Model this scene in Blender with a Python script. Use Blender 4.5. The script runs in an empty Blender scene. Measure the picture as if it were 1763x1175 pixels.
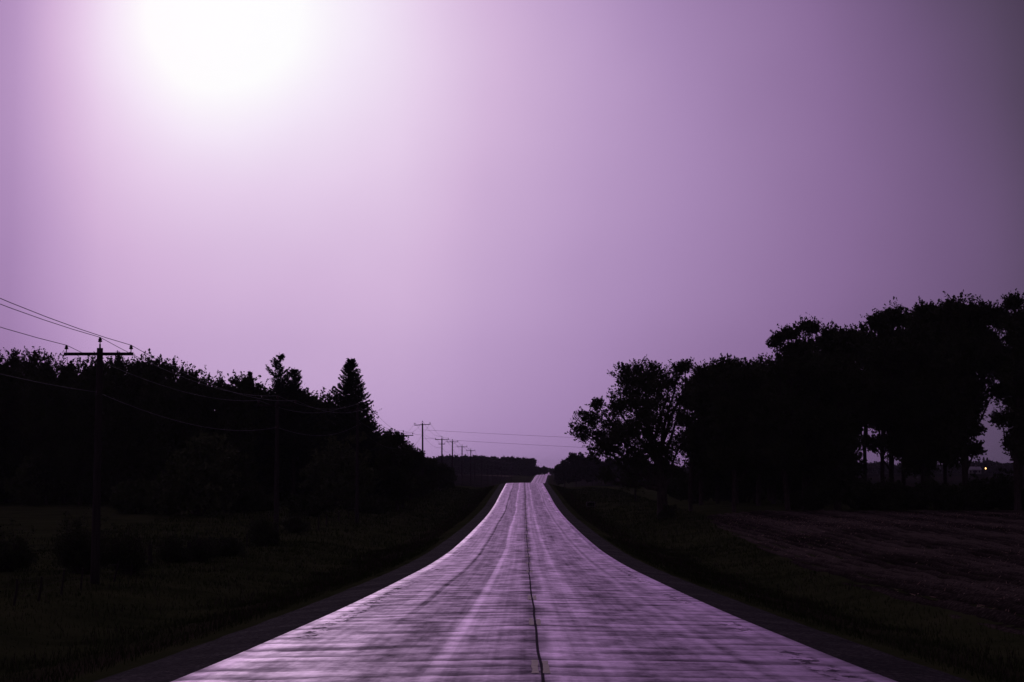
import bpy, math
import numpy as np
from mathutils import Vector

sc = bpy.context.scene
COL = sc.collection
F = 2938.9            # focal length in photo pixels (60 mm on 36 mm, 1763 px wide)
XV, YH = 902.0, 810.0  # where the road's direction and the level horizon sit in the photograph
rng = np.random.default_rng(11)

# ------------------------------------------------------------------ camera
cam_d = bpy.data.cameras.new("camera")
cam_d.sensor_width = 36.0
cam_d.lens = 60.0
cam_d.clip_start = 0.1
cam_d.clip_end = 12000.0
cam = bpy.data.objects.new("camera", cam_d)
COL.objects.link(cam)
PITCH = math.atan((YH - 587.5) / F)
YAW = math.atan((XV - 881.5) / F)
cam.location = (0, 0, 0)
cam.rotation_euler = (math.pi / 2 + PITCH, 0, YAW)
sc.camera = cam
bpy.context.view_layer.update()
CM = cam.rotation_euler.to_matrix()

def ray(px, py):
    return CM @ Vector((px - 881.5, 587.5 - py, -F))

# ------------------------------------------------------------------ world
world = bpy.data.worlds.new("World")
sc.world = world
world.use_nodes = True
nt = world.node_tree
nt.nodes.clear()

class NB:
    """small node builder"""
    def __init__(s, tree): s.t = tree
    def n(s, typ, **kw):
        nd = s.t.nodes.new(typ)
        for k, v in kw.items(): setattr(nd, k, v)
        return nd
    def put(s, sock, v):
        if isinstance(v, bpy.types.NodeSocket): s.t.links.new(v, sock)
        elif v is not None: sock.default_value = v
    def m(s, op, a, b=None, c=None, clamp=False):
        nd = s.n('ShaderNodeMath', operation=op, use_clamp=clamp)
        s.put(nd.inputs[0], a)
        if b is not None: s.put(nd.inputs[1], b)
        if c is not None: s.put(nd.inputs[2], c)
        return nd.outputs[0]
    def ss(s, v, a, b, lo=0.0, hi=1.0, smooth=True):
        nd = s.n('ShaderNodeMapRange')
        nd.interpolation_type = 'SMOOTHSTEP' if smooth else 'LINEAR'
        s.put(nd.inputs[0], v)
        for i, q in enumerate((a, b, lo, hi)): nd.inputs[1 + i].default_value = q
        return nd.outputs[0]
    def curve(s, v, pts, interp='EASE'):
        """scalar piecewise curve: pts = [(x, y)...]"""
        nd = s.n('ShaderNodeFloatCurve')
        x0, x1 = pts[0][0], pts[-1][0]
        mr = s.ss(v, x0, x1, 0, 1, smooth=False)
        ys = max(p[1] for p in pts)
        cu = nd.mapping.curves[0]
        nd.mapping.use_clip = True
        cu.points[0].location = (0, pts[0][1] / ys)
        cu.points[1].location = (1, pts[-1][1] / ys)
        for p in pts[1:-1]:
            cu.points.new((p[0] - x0) / (x1 - x0), p[1] / ys)
        for p in cu.points: p.handle_type = 'AUTO_CLAMPED'
        nd.mapping.update()
        s.put(nd.inputs['Value'], mr)
        return s.m('MULTIPLY', nd.outputs[0], ys)
    def ramp(s, v, pts, interp='LINEAR'):
        nd = s.n('ShaderNodeValToRGB')
        cr = nd.color_ramp
        cr.interpolation = interp
        cr.elements[0].position, cr.elements[1].position = pts[0][0], pts[-1][0]
        for p in pts[1:-1]: cr.elements.new(p[0])
        for e, p in zip(cr.elements, pts):
            c = p[1] if isinstance(p[1], (tuple, list)) else (p[1],) * 3
            e.color = (c[0], c[1], c[2], 1)
        s.put(nd.inputs[0], v)
        return nd.outputs[0]

w = NB(nt)
tc = w.n('ShaderNodeTexCoord')
sep = w.n('ShaderNodeSeparateXYZ')
nt.links.new(tc.outputs['Generated'], sep.inputs[0])
sx, sy, sz = sep.outputs
az = w.m('MULTIPLY', w.m('ARCTAN2', sx, sy), 57.29578)        # degrees right of the road
el = w.m('MULTIPLY', w.m('ARCSINE', sz), 57.29578)            # degrees above the horizon
M = w.curve(az, [(-180, .05), (-110, .05), (-60, .08), (-30, .15), (-17, .24), (-14.8, .38), (-9.5, .455), (-5.8, .445),
                 (-2, .366), (2, .288), (6, .214), (10, .153), (13.5, .112), (15.5, .09), (16.7, .068), (25, .055), (60, .045), (110, .045), (180, .05)])
N = w.curve(el, [(-90, .3), (-5, .4), (0, .66), (1, .72), (4, .86), (7, 1.0), (11, 1.05), (16, .96), (24, .8), (40, .8), (60, .9), (90, 1.0)])
base = w.m('MULTIPLY', M, N)
corner = w.m('MULTIPLY', w.ss(az, 7.5, 17), w.ss(el, 5, 17))
base = w.m('MULTIPLY', base, w.m('SUBTRACT', 1.0, w.m('MULTIPLY', corner, .35)))
# the glow of the lightning behind the cloud
daz = w.m('ADD', az, 10.6)
delv = w.m('SUBTRACT', el, 15.3)
sgx = w.m('ADD', 4.3, w.m('MULTIPLY', w.m('GREATER_THAN', daz, 0.0), 4.1))
q = w.m('ADD', w.m('POWER', w.m('DIVIDE', daz, sgx), 2.0), w.m('POWER', w.m('DIVIDE', delv, 5.7), 2.0))
wide = w.m('MULTIPLY', w.m('EXPONENT', w.m('MULTIPLY', q, -1.0)), .49)
q2 = w.m('ADD', w.m('POWER', w.m('DIVIDE', daz, 3.3), 2.0), w.m('POWER', w.m('DIVIDE', delv, 3.2), 2.0))
core = w.m('MULTIPLY', w.m('EXPONENT', w.m('MULTIPLY', q2, -1.0)), .22)
# faint uneven cloud
wn = w.n('ShaderNodeTexNoise')
wn.inputs['Scale'].default_value = 5.0
wn.inputs['Detail'].default_value = 3.0
nt.links.new(tc.outputs['Generated'], wn.inputs['Vector'])
cl = w.ss(wn.outputs[0], .3, .7, .95, 1.05)
G = w.m('MULTIPLY', w.m('ADD', w.m('ADD', base, wide), core), cl)
colr = w.ramp(G, [(0.0, (0.0, 0.0, 0.0)), (.06, (.090, .06, .115)), (.10, (.165, .10, .215)), (.15, (.25, .15, .318)), (.25, (.388, .25, .475)),
                  (.34, (.505, .34, .585)), (.46, (.65, .46, .70)), (.62, (.79, .62, .83)), (.80, (.90, .80, .94)), (.95, (.965, .93, .98)), (1.0, (.985, .975, .99))])
bg = w.n('ShaderNodeBackground')
pk = w.n('ShaderNodeMix', data_type='RGBA', blend_type='MULTIPLY')
w.put(pk.inputs[0], w.ss(az, -17.5, -8, 1, 0)); nt.links.new(colr, pk.inputs[6]); pk.inputs[7].default_value = (1.02, .97, .99, 1)
nt.links.new(pk.outputs[2], bg.inputs[0])
nt.links.new(w.m('ADD', 1.0, w.m('MULTIPLY', core, .1)), bg.inputs[1])
wo = w.n('ShaderNodeOutputWorld')
nt.links.new(bg.outputs[0], wo.inputs[0])

# ------------------------------------------------------------------ sun (a weak broad glow through the cloud)
sd = bpy.data.lights.new("sun", 'SUN')
sd.energy = 0.05
sd.angle = math.radians(10)
sd.color = (1.0, .86, .98)
sun = bpy.data.objects.new("sun", sd)
COL.objects.link(sun)
gd = Vector((math.sin(math.radians(-10.3)), math.cos(math.radians(-10.3)), math.tan(math.radians(14.75)))).normalized()
sun.rotation_euler = (-gd).to_track_quat('-Z', 'Y').to_euler()

vs = sc.view_settings
vs.view_transform = 'Standard'
vs.look = 'None'
vs.exposure = 0
vs.gamma = 1
vs.use_curve_mapping = False

# ------------------------------------------------------------------ helpers
def tag(o, label=None, cat=None, group=None, kind=None):
    if label: o['label'] = label
    if cat: o['category'] = cat
    if group: o['group'] = group
    if kind: o['kind'] = kind
    return o

def mesh_np(name, V, Fc, mats, midx=None, smooth=False):
    """V (n,3); Fc: list of int arrays (m,k)"""
    me = bpy.data.meshes.new(name)
    V = np.ascontiguousarray(V, np.float32)
    Fc = [np.asarray(f, np.int32) for f in Fc if len(f)]
    loops = np.concatenate([f.ravel() for f in Fc])
    sizes = np.concatenate([np.full(len(f), f.shape[1], np.int32) for f in Fc])
    starts = np.concatenate([[0], np.cumsum(sizes)[:-1]]).astype(np.int32)
    me.vertices.add(len(V)); me.vertices.foreach_set('co', V.ravel())
    me.loops.add(len(loops)); me.loops.foreach_set('vertex_index', loops)
    me.polygons.add(len(sizes)); me.polygons.foreach_set('loop_start', starts)
    me.update(calc_edges=True)
    for m_ in (mats if isinstance(mats, (list, tuple)) else [mats]): me.materials.append(m_)
    if midx is not None: me.polygons.foreach_set('material_index', np.asarray(midx, np.int32))
    me.polygons.foreach_set('use_smooth', np.full(len(sizes), smooth))
    me.validate()
    return me

class MB:
    def __init__(s): s.V = []; s.T = []; s.Q = []; s.n = 0
    def add(s, V, Q=(), T=()):
        V = np.asarray(V, float)
        if len(Q): s.Q.append(np.asarray(Q, int) + s.n)
        if len(T): s.T.append(np.asarray(T, int) + s.n)
        s.V.append(V); s.n += len(V)
    def box(s, c, d, rz=0.0):
        x, y, z = [q / 2 for q in d]
        V = np.array([(i, j, k) for k in (-z, z) for j in (-y, y) for i in (-x, x)])
        ca, sa = math.cos(rz), math.sin(rz)
        V = V @ np.array([[ca, sa, 0], [-sa, ca, 0], [0, 0, 1]]) + np.array(c)
        s.add(V, [(0, 2, 3, 1), (4, 5, 7, 6), (0, 1, 5, 4), (2, 6, 7, 3), (0, 4, 6, 2), (1, 3, 7, 5)])
    def tube(s, P, R, n=6, cap=True):
        P = np.asarray(P, float); R = np.broadcast_to(np.asarray(R, float), (len(P),))
        t = np.gradient(P, axis=0); t /= np.linalg.norm(t, axis=1)[:, None] + 1e-9
        up = np.array([0.0, 1.0, 0.0]) if abs(t[0][2]) > .7 else np.array([0.0, 0.0, 1.0])
        a = np.cross(t, up); a /= np.linalg.norm(a, axis=1)[:, None] + 1e-9
        b = np.cross(t, a)
        th = np.linspace(0, 2 * np.pi, n, endpoint=False)
        V = P[:, None] + R[:, None, None] * (np.cos(th)[None, :, None] * a[:, None] + np.sin(th)[None, :, None] * b[:, None])
        V = V.reshape(-1, 3)
        k = len(P); Q = []
        for i in range(k - 1):
            for j in range(n):
                Q.append((i * n + j, i * n + (j + 1) % n, (i + 1) * n + (j + 1) % n, (i + 1) * n + j))
        T = []
        if cap:
            V = np.vstack([V, P[0], P[-1]])
            for j in range(n):
                T.append((k * n, (j + 1) % n, j)); T.append((k * n + 1, (k - 1) * n + j, (k - 1) * n + (j + 1) % n))
        s.add(V, Q, T)
    def mesh(s, name, mat, smooth=False):
        Fc = []
        if s.Q: Fc.append(np.concatenate(s.Q))
        if s.T: Fc.append(np.concatenate(s.T))
        return mesh_np(name, np.concatenate(s.V), Fc, mat, smooth=smooth)
    def build(s, name, mat, parent=None, smooth=False):
        return link(name, s.mesh(name, mat, smooth), parent)

def link(name, me, parent=None, loc=None):
    o = bpy.data.objects.new(name, me)
    COL.objects.link(o)
    if parent is not None: o.parent = parent
    if loc is not None: o.location = loc
    return o

def empty(name, loc):
    o = bpy.data.objects.new(name, None)
    o.empty_display_size = .3
    COL.objects.link(o)
    o.location = loc
    return o

# ------------------------------------------------------------------ terrain functions (x right, D ahead)
RD = np.array([(-400, 2.2), (-60, .75), (0, -1.46), (17.1, -2.12), (20.3, -2.245), (25.3, -2.42), (31.8, -2.64), (48.2, -3.12), (67.9, -3.62),
               (86.5, -3.93), (124, -4.2), (165, -4.33), (200, -4.2), (252, -3.6), (300, -3.05), (346, -2.61), (362, -2.78), (400, -3.2), (450, -3.9),
               (600, -6.1), (800, -7.1), (894, -6.1), (1129, -3.07), (1250, -3.9), (1400, -5.2), (1550, -4.3), (1650, -3.6), (1750, -3.8),
               (2000, -6), (2600, -3), (4600, -2)], float)
def pchip(P):
    x, y = P[:, 0], P[:, 1]; h = np.diff(x); d = np.diff(y) / h
    m = np.zeros(len(x)); m[0] = d[0]; m[-1] = d[-1]
    for i in range(1, len(x) - 1):
        if d[i - 1] * d[i] > 0:
            w1, w2 = 2 * h[i] + h[i - 1], h[i] + 2 * h[i - 1]
            m[i] = (w1 + w2) / (w1 / d[i - 1] + w2 / d[i])
    def f(q):
        q = np.clip(np.asarray(q, float), x[0], x[-1]); i = np.clip(np.searchsorted(x, q) - 1, 0, len(h) - 1)
        t = (q - x[i]) / h[i]
        return (2 * t**3 - 3 * t**2 + 1) * y[i] + (t**3 - 2 * t**2 + t) * h[i] * m[i] + (-2 * t**3 + 3 * t**2) * y[i + 1] + (t**3 - t**2) * h[i] * m[i + 1]
    return f
zr = pchip(RD)
zpl = pchip(np.array([(-400, 1.5), (-60, 0.0), (0, -2.3), (25, -3.4), (60, -4.0), (105, -4.3), (152, -4.0), (200, -3.9), (250, -3.6), (350, -2.6),
                      (500, -2.75), (900, -2.75), (1150, -3.1), (2000, -2.2), (4600, -1.2)], float))
zpr = pchip(np.array([(-400, 1.5), (-60, .2), (0, -1.9), (25, -2.9), (40, -3.4), (60, -3.7), (100, -3.95), (173, -4.0), (400, -4.4), (600, -4.2), (900, -2.1),
                      (2000, -1.6), (4600, -1.2)], float))
def shift(D):
    D = np.asarray(D, float)
    t = np.clip((D - 350) / 200, 0, 1)
    return .104 + .02 * np.maximum(D - 540, 0) + .4 * t * t * (3 - 2 * t)
def sst(x, a, b):
    t = np.clip((x - a) / (b - a), 0, 1); return t * t * (3 - 2 * t)
CSX = np.array([0, 3.65, 5.05, 7.3, 9.0, 10.2, 13.0, 60]); CSZ = np.array([.07, 0.0, -.13, -.70, -.98, -.95, -.55, -.5])
def ground(X, D, rough=True):
    X = np.asarray(X, float); D = np.asarray(D, float)
    xp = X - shift(D); a = np.abs(xp)
    near = zr(D) + np.interp(a, CSX, CSZ)
    far = np.where(xp < 0, zpl(D), zpr(D))
    end = np.where(D > 340, 45.0, 24.0)
    t = sst(a, 11, end)
    z = near * (1 - t) + far * t
    # field drive crossing the right ditch
    g = np.exp(-((D - 226) / 5.0) ** 4) * sst(xp, 5.5, 7.5) * (1 - sst(xp, 22, 40))
    z = np.maximum(z, g * (zr(D) - .3) + (1 - g) * z)
    if rough:
        k = sst(a, 5.5, 8)
        z = z + k * (.05 * np.sin(X * .9 + D * .31) * np.sin(D * .23 - X * .17) + .035 * np.sin(X * 2.3 + 1.7 * np.sin(D * .41)) * np.sin(D * .9 + X) )
        z = z + k * sst(a, 30, 200) * (.25 * np.sin(X * .021 + 1) * np.sin(D * .013))
    return z
def gz(X, D): return float(ground(X, D))

def at(px, py, D):
    r = ray(px, py); s = D / r.y
    return np.array((r.x * s, D, r.z * s))
def drop(px, py, dmin=8, dmax=1500):
    """where the line of sight through a photo pixel meets the ground"""
    r = ray(px, py); r = np.array(r) / r.y
    D = np.geomspace(dmin, dmax, 4000)
    h = r[2] * D - ground(r[0] * D, D)
    k = np.argmax(h < 0) if (h < 0).any() else len(D) - 1
    return np.array((r[0] * D[k], D[k], float(ground(r[0] * D[k], D[k]))))

# ------------------------------------------------------------------ materials
def mat(name):
    m_ = bpy.data.materials.new(name); m_.use_nodes = True
    t = m_.node_tree; b = t.nodes['Principled BSDF']
    return m_, NB(t), b
def simple(name, c1, c2, scale=3.0, rough=.85, spec=.1, bump=0.0, stretch=(1, 1, 1), detail=4):
    m_, n, b = mat(name)
    tcn = n.n('ShaderNodeTexCoord'); mp = n.n('ShaderNodeMapping'); mp.inputs['Scale'].default_value = stretch
    m_.node_tree.links.new(tcn.outputs['Object'], mp.inputs[0])
    ns = n.n('ShaderNodeTexNoise'); ns.inputs['Scale'].default_value = scale; ns.inputs['Detail'].default_value = detail
    m_.node_tree.links.new(mp.outputs[0], ns.inputs['Vector'])
    r = n.ramp(ns.outputs[0], [(.3, c1), (.7, c2)])
    m_.node_tree.links.new(r, b.inputs['Base Color'])
    b.inputs['Roughness'].default_value = rough
    b.inputs['Specular IOR Level'].default_value = spec
    if bump:
        bp = n.n('ShaderNodeBump'); bp.inputs['Strength'].default_value = 1; bp.inputs['Distance'].default_value = bump
        m_.node_tree.links.new(ns.outputs[0], bp.inputs['Height']); m_.node_tree.links.new(bp.outputs[0], b.inputs['Normal'])
    return m_
M_leaf = simple("leaves_dark_green", (.048, .060, .030), (.078, .098, .044), .35, .8, .05)
M_leaf2 = simple("leaves_mid_green", (.075, .095, .042), (.115, .145, .065), .5, .8, .05)
M_needle = simple("needles", (.035, .048, .030), (.052, .072, .042), .4, .85, .05)
M_farleaf = simple("far_leaves", (.040, .045, .030), (.060, .068, .04), .05, .9, .02)
M_bark = simple("bark", (.045, .036, .030), (.09, .075, .062), 6, .95, .1, .02, (1, 1, .25))
M_twig = simple("shrub_twigs", (.045, .034, .030), (.07, .052, .045), 3, .9, .1)
M_pole = simple("pole_wood", (.045, .038, .036), (.075, .066, .06), 8, .9, .15, .004, (2, 2, .12))
M_post = simple("fence_wood", (.035, .028, .026), (.06, .05, .045), 10, .95, .1, .006, (1, 1, .2))
M_ceramic = simple("insulator_glaze", (.05, .03, .025), (.07, .04, .03), 2, .4, .3)
M_wire = simple("wire_metal", (.10, .095, .10), (.13, .125, .13), 2, .7, .2)
M_grassA = simple("grass_blades_green", (.025, .038, .010), (.042, .058, .019), .4, .85, .0)
M_grassB = simple("grass_blades_dry", (.040, .032, .024), (.062, .050, .037), .4, .9, .0)
M_straw = simple("stubble_straw", (.22, .15, .10), (.42, .30, .22), 1.0, .8, .15)
M_concrete = simple("concrete", (.10, .095, .09), (.15, .14, .135), 3, .9, .2, .01)
M_darkin = simple("dark_inside", (.01, .01, .01), (.015, .015, .015), 3, .9, .05)
M_whitewall = simple("white_boards", (.20, .19, .19), (.26, .25, .25), 1, .7, .2)
M_roof = simple("metal_roof", (.20, .19, .21), (.30, .29, .31), .5, .4, .5)
M_glass = simple("window_glass", (.02, .02, .025), (.03, .03, .035), 1, .15, .6)

def soil():
    m_, n, b = mat("tilled_soil"); L = m_.node_tree.links
    tcn = n.n('ShaderNodeTexCoord')
    a = n.n('ShaderNodeTexNoise'); a.inputs['Scale'].default_value = 9; a.inputs['Detail'].default_value = 6
    L.new(tcn.outputs['Object'], a.inputs['Vector'])
    c = n.n('ShaderNodeTexNoise'); c.inputs['Scale'].default_value = .12; c.inputs['Detail'].default_value = 3
    L.new(tcn.outputs['Object'], c.inputs['Vector'])
    f = n.m('ADD', n.m('MULTIPLY', a.outputs[0], .6), n.m('MULTIPLY', c.outputs[0], .4))
    spx = n.n('ShaderNodeSeparateXYZ'); L.new(tcn.outputs['Object'], spx.inputs[0])
    ph = n.m('ADD', spx.outputs[0], n.m('MULTIPLY', n.m('SINE', n.m('MULTIPLY', spx.outputs[1], .03)), .35))
    ridge = n.m('MULTIPLY_ADD', n.m('SINE', n.m('MULTIPLY', ph, 8.267)), .5, .5)
    wide = n.m('MULTIPLY_ADD', n.m('SINE', n.m('MULTIPLY', ph, 1.378)), .5, .5)
    f = n.m('ADD', f, n.m('MULTIPLY', n.m('SUBTRACT', n.m('ADD', ridge, wide), 1.0), .14))
    L.new(n.ramp(f, [(.36, (.015, .012, .010)), (.5, (.038, .032, .026)), (.64, (.095, .080, .064))]), b.inputs['Base Color'])
    b.inputs['Roughness'].default_value = .95; b.inputs['Specular IOR Level'].default_value = .0
    bp = n.n('ShaderNodeBump'); bp.inputs['Distance'].default_value = .05; L.new(a.outputs[0], bp.inputs['Height']); L.new(bp.outputs[0], b.inputs['Normal'])
    return m_
M_soil = soil()

def ground_mat():
    m_, n, b = mat("grassland"); L = m_.node_tree.links
    uv = n.n('ShaderNodeUVMap'); uv.uv_map = 'lane'
    sp = n.n('ShaderNodeSeparateXYZ'); L.new(uv.outputs[0], sp.inputs[0])
    u, v = sp.outputs[0], sp.outputs[1]
    au = n.m('ABSOLUTE', u)
    tcn = n.n('ShaderNodeTexCoord')
    a = n.n('ShaderNodeTexNoise'); a.inputs['Scale'].default_value = .25; a.inputs['Detail'].default_value = 6; a.inputs['Roughness'].default_value = .65
    L.new(tcn.outputs['Object'], a.inputs['Vector'])
    f = n.n('ShaderNodeTexNoise'); f.inputs['Scale'].default_value = 6; f.inputs['Detail'].default_value = 4
    L.new(tcn.outputs['Object'], f.inputs['Vector'])
    green = n.ramp(a.outputs[0], [(.32, (.026, .034, .013)), (.5, (.042, .053, .021)), (.68, (.056, .064, .027))])
    dry = n.ramp(a.outputs[0], [(.3, (.030, .027, .018)), (.7, (.048, .043, .028))])
    band = n.m('MULTIPLY', n.ss(au, 5.4, 6.6), n.ss(au, 7.2, 9.5, 1, 0))
    band = n.m('MULTIPLY', band, n.ss(a.outputs[0], .35, .6, .3, .9))
    mx = n.n('ShaderNodeMix', data_type='RGBA'); n.put(mx.inputs[0], band); L.new(green, mx.inputs[6]); L.new(dry, mx.inputs[7])
    # far fields: bands of differing crops, tan strip beyond the crest
    fy = n.n('ShaderNodeTexNoise'); fy.noise_dimensions = '2D'; fy.inputs['Scale'].default_value = 1
    cv = n.n('ShaderNodeCombineXYZ'); n.put(cv.inputs[0], n.m('MULTIPLY', u, .0015)); n.put(cv.inputs[1], n.m('MULTIPLY', v, .006)); L.new(cv.outputs[0], fy.inputs['Vector'])
    crop = n.ramp(fy.outputs[0], [(.40, (.012, .015, .009)), (.46, (.022, .019, .015)), (.54, (.026, .022, .018)), (.60, (.014, .017, .01))])
    ff = n.m('MULTIPLY', n.ss(v, 400, 480), n.ss(au, 14, 22))
    m2 = n.n('ShaderNodeMix', data_type='RGBA'); n.put(m2.inputs[0], ff); L.new(mx.outputs[2], m2.inputs[6]); L.new(crop, m2.inputs[7])
    stp = n.m('MULTIPLY', n.m('MULTIPLY', n.ss(v, 1040, 1060), n.ss(v, 1120, 1140, 1, 0)), n.m('MULTIPLY', n.ss(au, 16, 22), n.m('LESS_THAN', u, 0)))
    m3 = n.n('ShaderNodeMix', data_type='RGBA'); n.put(m3.inputs[0], stp); L.new(m2.outputs[2], m3.inputs[6]); m3.inputs[7].default_value = (.15, .12, .10, 1)
    L.new(m3.outputs[2], b.inputs['Base Color'])
    b.inputs['Roughness'].default_value = .95; b.inputs['Specular IOR Level'].default_value = .0
    bp = n.n('ShaderNodeBump'); bp.inputs['Distance'].default_value = .12; L.new(f.outputs[0], bp.inputs['Height']); L.new(bp.outputs[0], b.inputs['Normal'])
    return m_
M_ground = ground_mat()

def gravel():
    m_, n, b = mat("gravel"); L = m_.node_tree.links
    tcn = n.n('ShaderNodeTexCoord')
    a = n.n('ShaderNodeTexVoronoi'); a.inputs['Scale'].default_value = 22; L.new(tcn.outputs['Object'], a.inputs['Vector'])
    c = n.n('ShaderNodeTexNoise'); c.inputs['Scale'].default_value = .8; c.inputs['Detail'].default_value = 5; L.new(tcn.outputs['Object'], c.inputs['Vector'])
    f = n.m('ADD', n.m('MULTIPLY', a.outputs['Color'], .5), n.m('MULTIPLY', c.outputs[0], .6))
    L.new(n.ramp(f, [(.35, (.012, .011, .011)), (.6, (.036, .031, .032)), (.85, (.10, .085, .085))]), b.inputs['Base Color'])
    b.inputs['Roughness'].default_value = .9; b.inputs['Specular IOR Level'].default_value = .03
    bp = n.n('ShaderNodeBump'); bp.inputs['Distance'].default_value = .02; L.new(a.outputs[0], bp.inputs['Height']); L.new(bp.outputs[0], b.inputs['Normal'])
    return m_
M_gravel = gravel()

PROF = [(-3.7, .62), (-3.45, .68), (-3.1, .60), (-2.85, .52), (-2.55, .54), (-2.35, .62), (-2.18, .53), (-1.98, .46), (-1.6, .42), (-1.2, .42), (-1.06, .48),
        (-.97, .78), (-.86, .60), (-.6, .53), (-.3, .50), (-.12, .42), (0, .36), (.14, .42), (.38, .58), (.5, .48), (.72, .50), (.85, .64), (1.0, .48),
        (1.4, .42), (1.9, .42), (2.2, .46), (2.32, .58), (2.45, .40), (2.6, .58), (2.8, .52), (3.1, .60), (3.45, .72), (3.7, .68)]
def asphalt():
    m_, n, b = mat("wet_road"); L = m_.node_tree.links
    uv = n.n('ShaderNodeUVMap'); uv.uv_map = 'lane'
    sp = n.n('ShaderNodeSeparateXYZ'); L.new(uv.outputs[0], sp.inputs[0])
    u, v = sp.outputs[0], sp.outputs[1]
    def noise(su, sv, det=3, off=0.0, rough=.5, src=None):
        cv = n.n('ShaderNodeCombineXYZ')
        n.put(cv.inputs[0], n.m('MULTIPLY_ADD', u, su, off)); n.put(cv.inputs[1], n.m('MULTIPLY', v, sv))
        t = n.n('ShaderNodeTexNoise'); t.noise_dimensions = '2D'
        t.inputs['Scale'].default_value = 1; t.inputs['Detail'].default_value = det; t.inputs['Roughness'].default_value = rough
        L.new(cv.outputs[0], t.inputs['Vector']); return t.outputs[0]
    # wander of the tracks
    wob = n.m('MULTIPLY', n.m('SUBTRACT', noise(.15, .02, 2), .5), .35)
    uw = n.m('ADD', u, wob)
    prof = n.curve(uw, PROF)
    dk = n.m('MULTIPLY', n.ss(n.m('ABSOLUTE', n.m('ADD', uw, 2.08)), .03, .10, 1, 0), n.ss(v, 27, 36, .08, .50))
    prof = n.m('MULTIPLY', prof, n.m('SUBTRACT', 1.0, dk))
    # fine streaks along the road
    st = n.ss(noise(7, .035, 4, 3.3, .6), .3, .7, -.07, .07, smooth=False)
    pa = n.ss(noise(.7, .22, 4, 9.1, .6), .3, .7, -.08, .08, smooth=False)
    # transverse ridges, unevenly spaced and fading in and out
    vv = n.m('ADD', n.m('DIVIDE', v, 1.12), n.m('MULTIPLY', noise(.35, .5, 3, 5.0), .95))
    vv = n.m('ADD', vv, n.m('MULTIPLY', noise(2.5, 1.6, 3, 14.0), .28))
    fr = n.m('FRACT', vv)
    soft = n.m('MULTIPLY', n.ss(fr, .05, .85, 1, 0), n.ss(fr, 0.0, .05, 0, 1))
    thin = n.m('MAXIMUM', n.ss(fr, .0, .09, 1, 0), n.ss(fr, .95, 1.0, 0, 1))
    near = n.ss(v, 30, 110, 1, .55)
    line = n.m('MULTIPLY', near, n.m('ADD', n.m('MULTIPLY', soft, .75), n.m('MULTIPLY', thin, n.ss(noise(.9, .9, 3, 12.7), .40, .60, 0, .8))))
    lamp = n.ss(noise(.55, .9, 3, 1.7), .34, .62, .2, .74)
    grit = n.ss(noise(11, 5, 2, 31.0, .7), .3, .7, -.07, .07, smooth=False)
    blot = n.ss(noise(1.6, .8, 4, 21.0, .6), .36, .64, -.15, .17, smooth=False)
    fine = n.ss(noise(.5, 5.0, 3, 7.7, .6), .3, .7, -.09, .09, smooth=False)
    S = n.m('ADD', n.m('ADD', n.m('ADD', prof, st), n.m('ADD', pa, fine)), n.m('ADD', blot, grit))
    S = n.m('MULTIPLY', S, n.m('SUBTRACT', 1.0, n.m('MULTIPLY', line, lamp)))
    # dark broken patches near both edges
    au = n.m('ABSOLUTE', uw)
    eb = n.m('MULTIPLY', n.ss(au, 2.95, 3.08), n.ss(au, 3.32, 3.45, 1, 0))
    fl = n.m('MULTIPLY', eb, n.ss(noise(4.5, 2.6, 3, 2.2, .6), .52, .58))
    fl = n.m('MULTIPLY', fl, n.ss(noise(.2, .12, 1, 8.2), .45, .55))
    S = n.m('MULTIPLY', S, n.m('SUBTRACT', 1.0, n.m('MULTIPLY', fl, .82)))
    # tarred centre joint
    jw = n.m('MULTIPLY_ADD', n.m('SUBTRACT', noise(0.0, .09, 2, 4.4), .5), .12, .07)
    jd = n.m('ABSOLUTE', n.m('SUBTRACT', u, jw))
    joint = n.ss(jd, .011, .024, 1, 0)
    stain = n.m('MULTIPLY', n.ss(jd, .05, .3, 1, 0), n.ss(noise(.8, .3, 2, 6.1), .42, .62, 0, .4))
    S = n.m('MULTIPLY', S, n.m('SUBTRACT', 1.0, stain))
    S = n.m('MULTIPLY', S, n.m('SUBTRACT', 1.0, n.m('MULTIPLY', joint, .93)))
    S = n.m('MAXIMUM', S, .02)
    colr = n.ramp(S, [(0, (.03, .027, .03)), (.5, (.07, .062, .068)), (1, (.12, .11, .115))])
    dif = n.n('ShaderNodeBsdfDiffuse'); L.new(colr, dif.inputs[0])
    glo = n.n('ShaderNodeBsdfAnisotropic' if False else 'ShaderNodeBsdfGlossy')
    glo.inputs['Color'].default_value = (.98, .80, .98, 1)
    n.put(glo.inputs['Roughness'], n.ss(S, .2, .8, .48, .33))
    bp = n.n('ShaderNodeBump'); bp.inputs['Distance'].default_value = .004; bp.inputs['Strength'].default_value = .6
    n.put(bp.inputs['Height'], n.m('ADD', n.m('MULTIPLY', line, -.6), n.m('ADD', fine, st)))
    L.new(bp.outputs[0], glo.inputs['Normal'])
    fre = n.n('ShaderNodeFresnel'); fre.inputs[0].default_value = 1.42
    fac = n.m('MULTIPLY', fre.outputs[0], n.m('MULTIPLY', S, ROADGAIN), clamp=True)
    mix = n.n('ShaderNodeMixShader'); n.put(mix.inputs[0], fac); L.new(dif.outputs[0], mix.inputs[1]); L.new(glo.outputs[0], mix.inputs[2])
    out = [x for x in m_.node_tree.nodes if x.type == 'OUTPUT_MATERIAL'][0]
    L.new(mix.outputs[0], out.inputs[0])
    m_.node_tree.nodes.remove(b)
    return m_
ROADGAIN = 1.34
M_road = asphalt()
M_paint = simple("faded_yellow_paint", (.30, .22, .13), (.52, .40, .26), 14, .55, .35)

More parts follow.
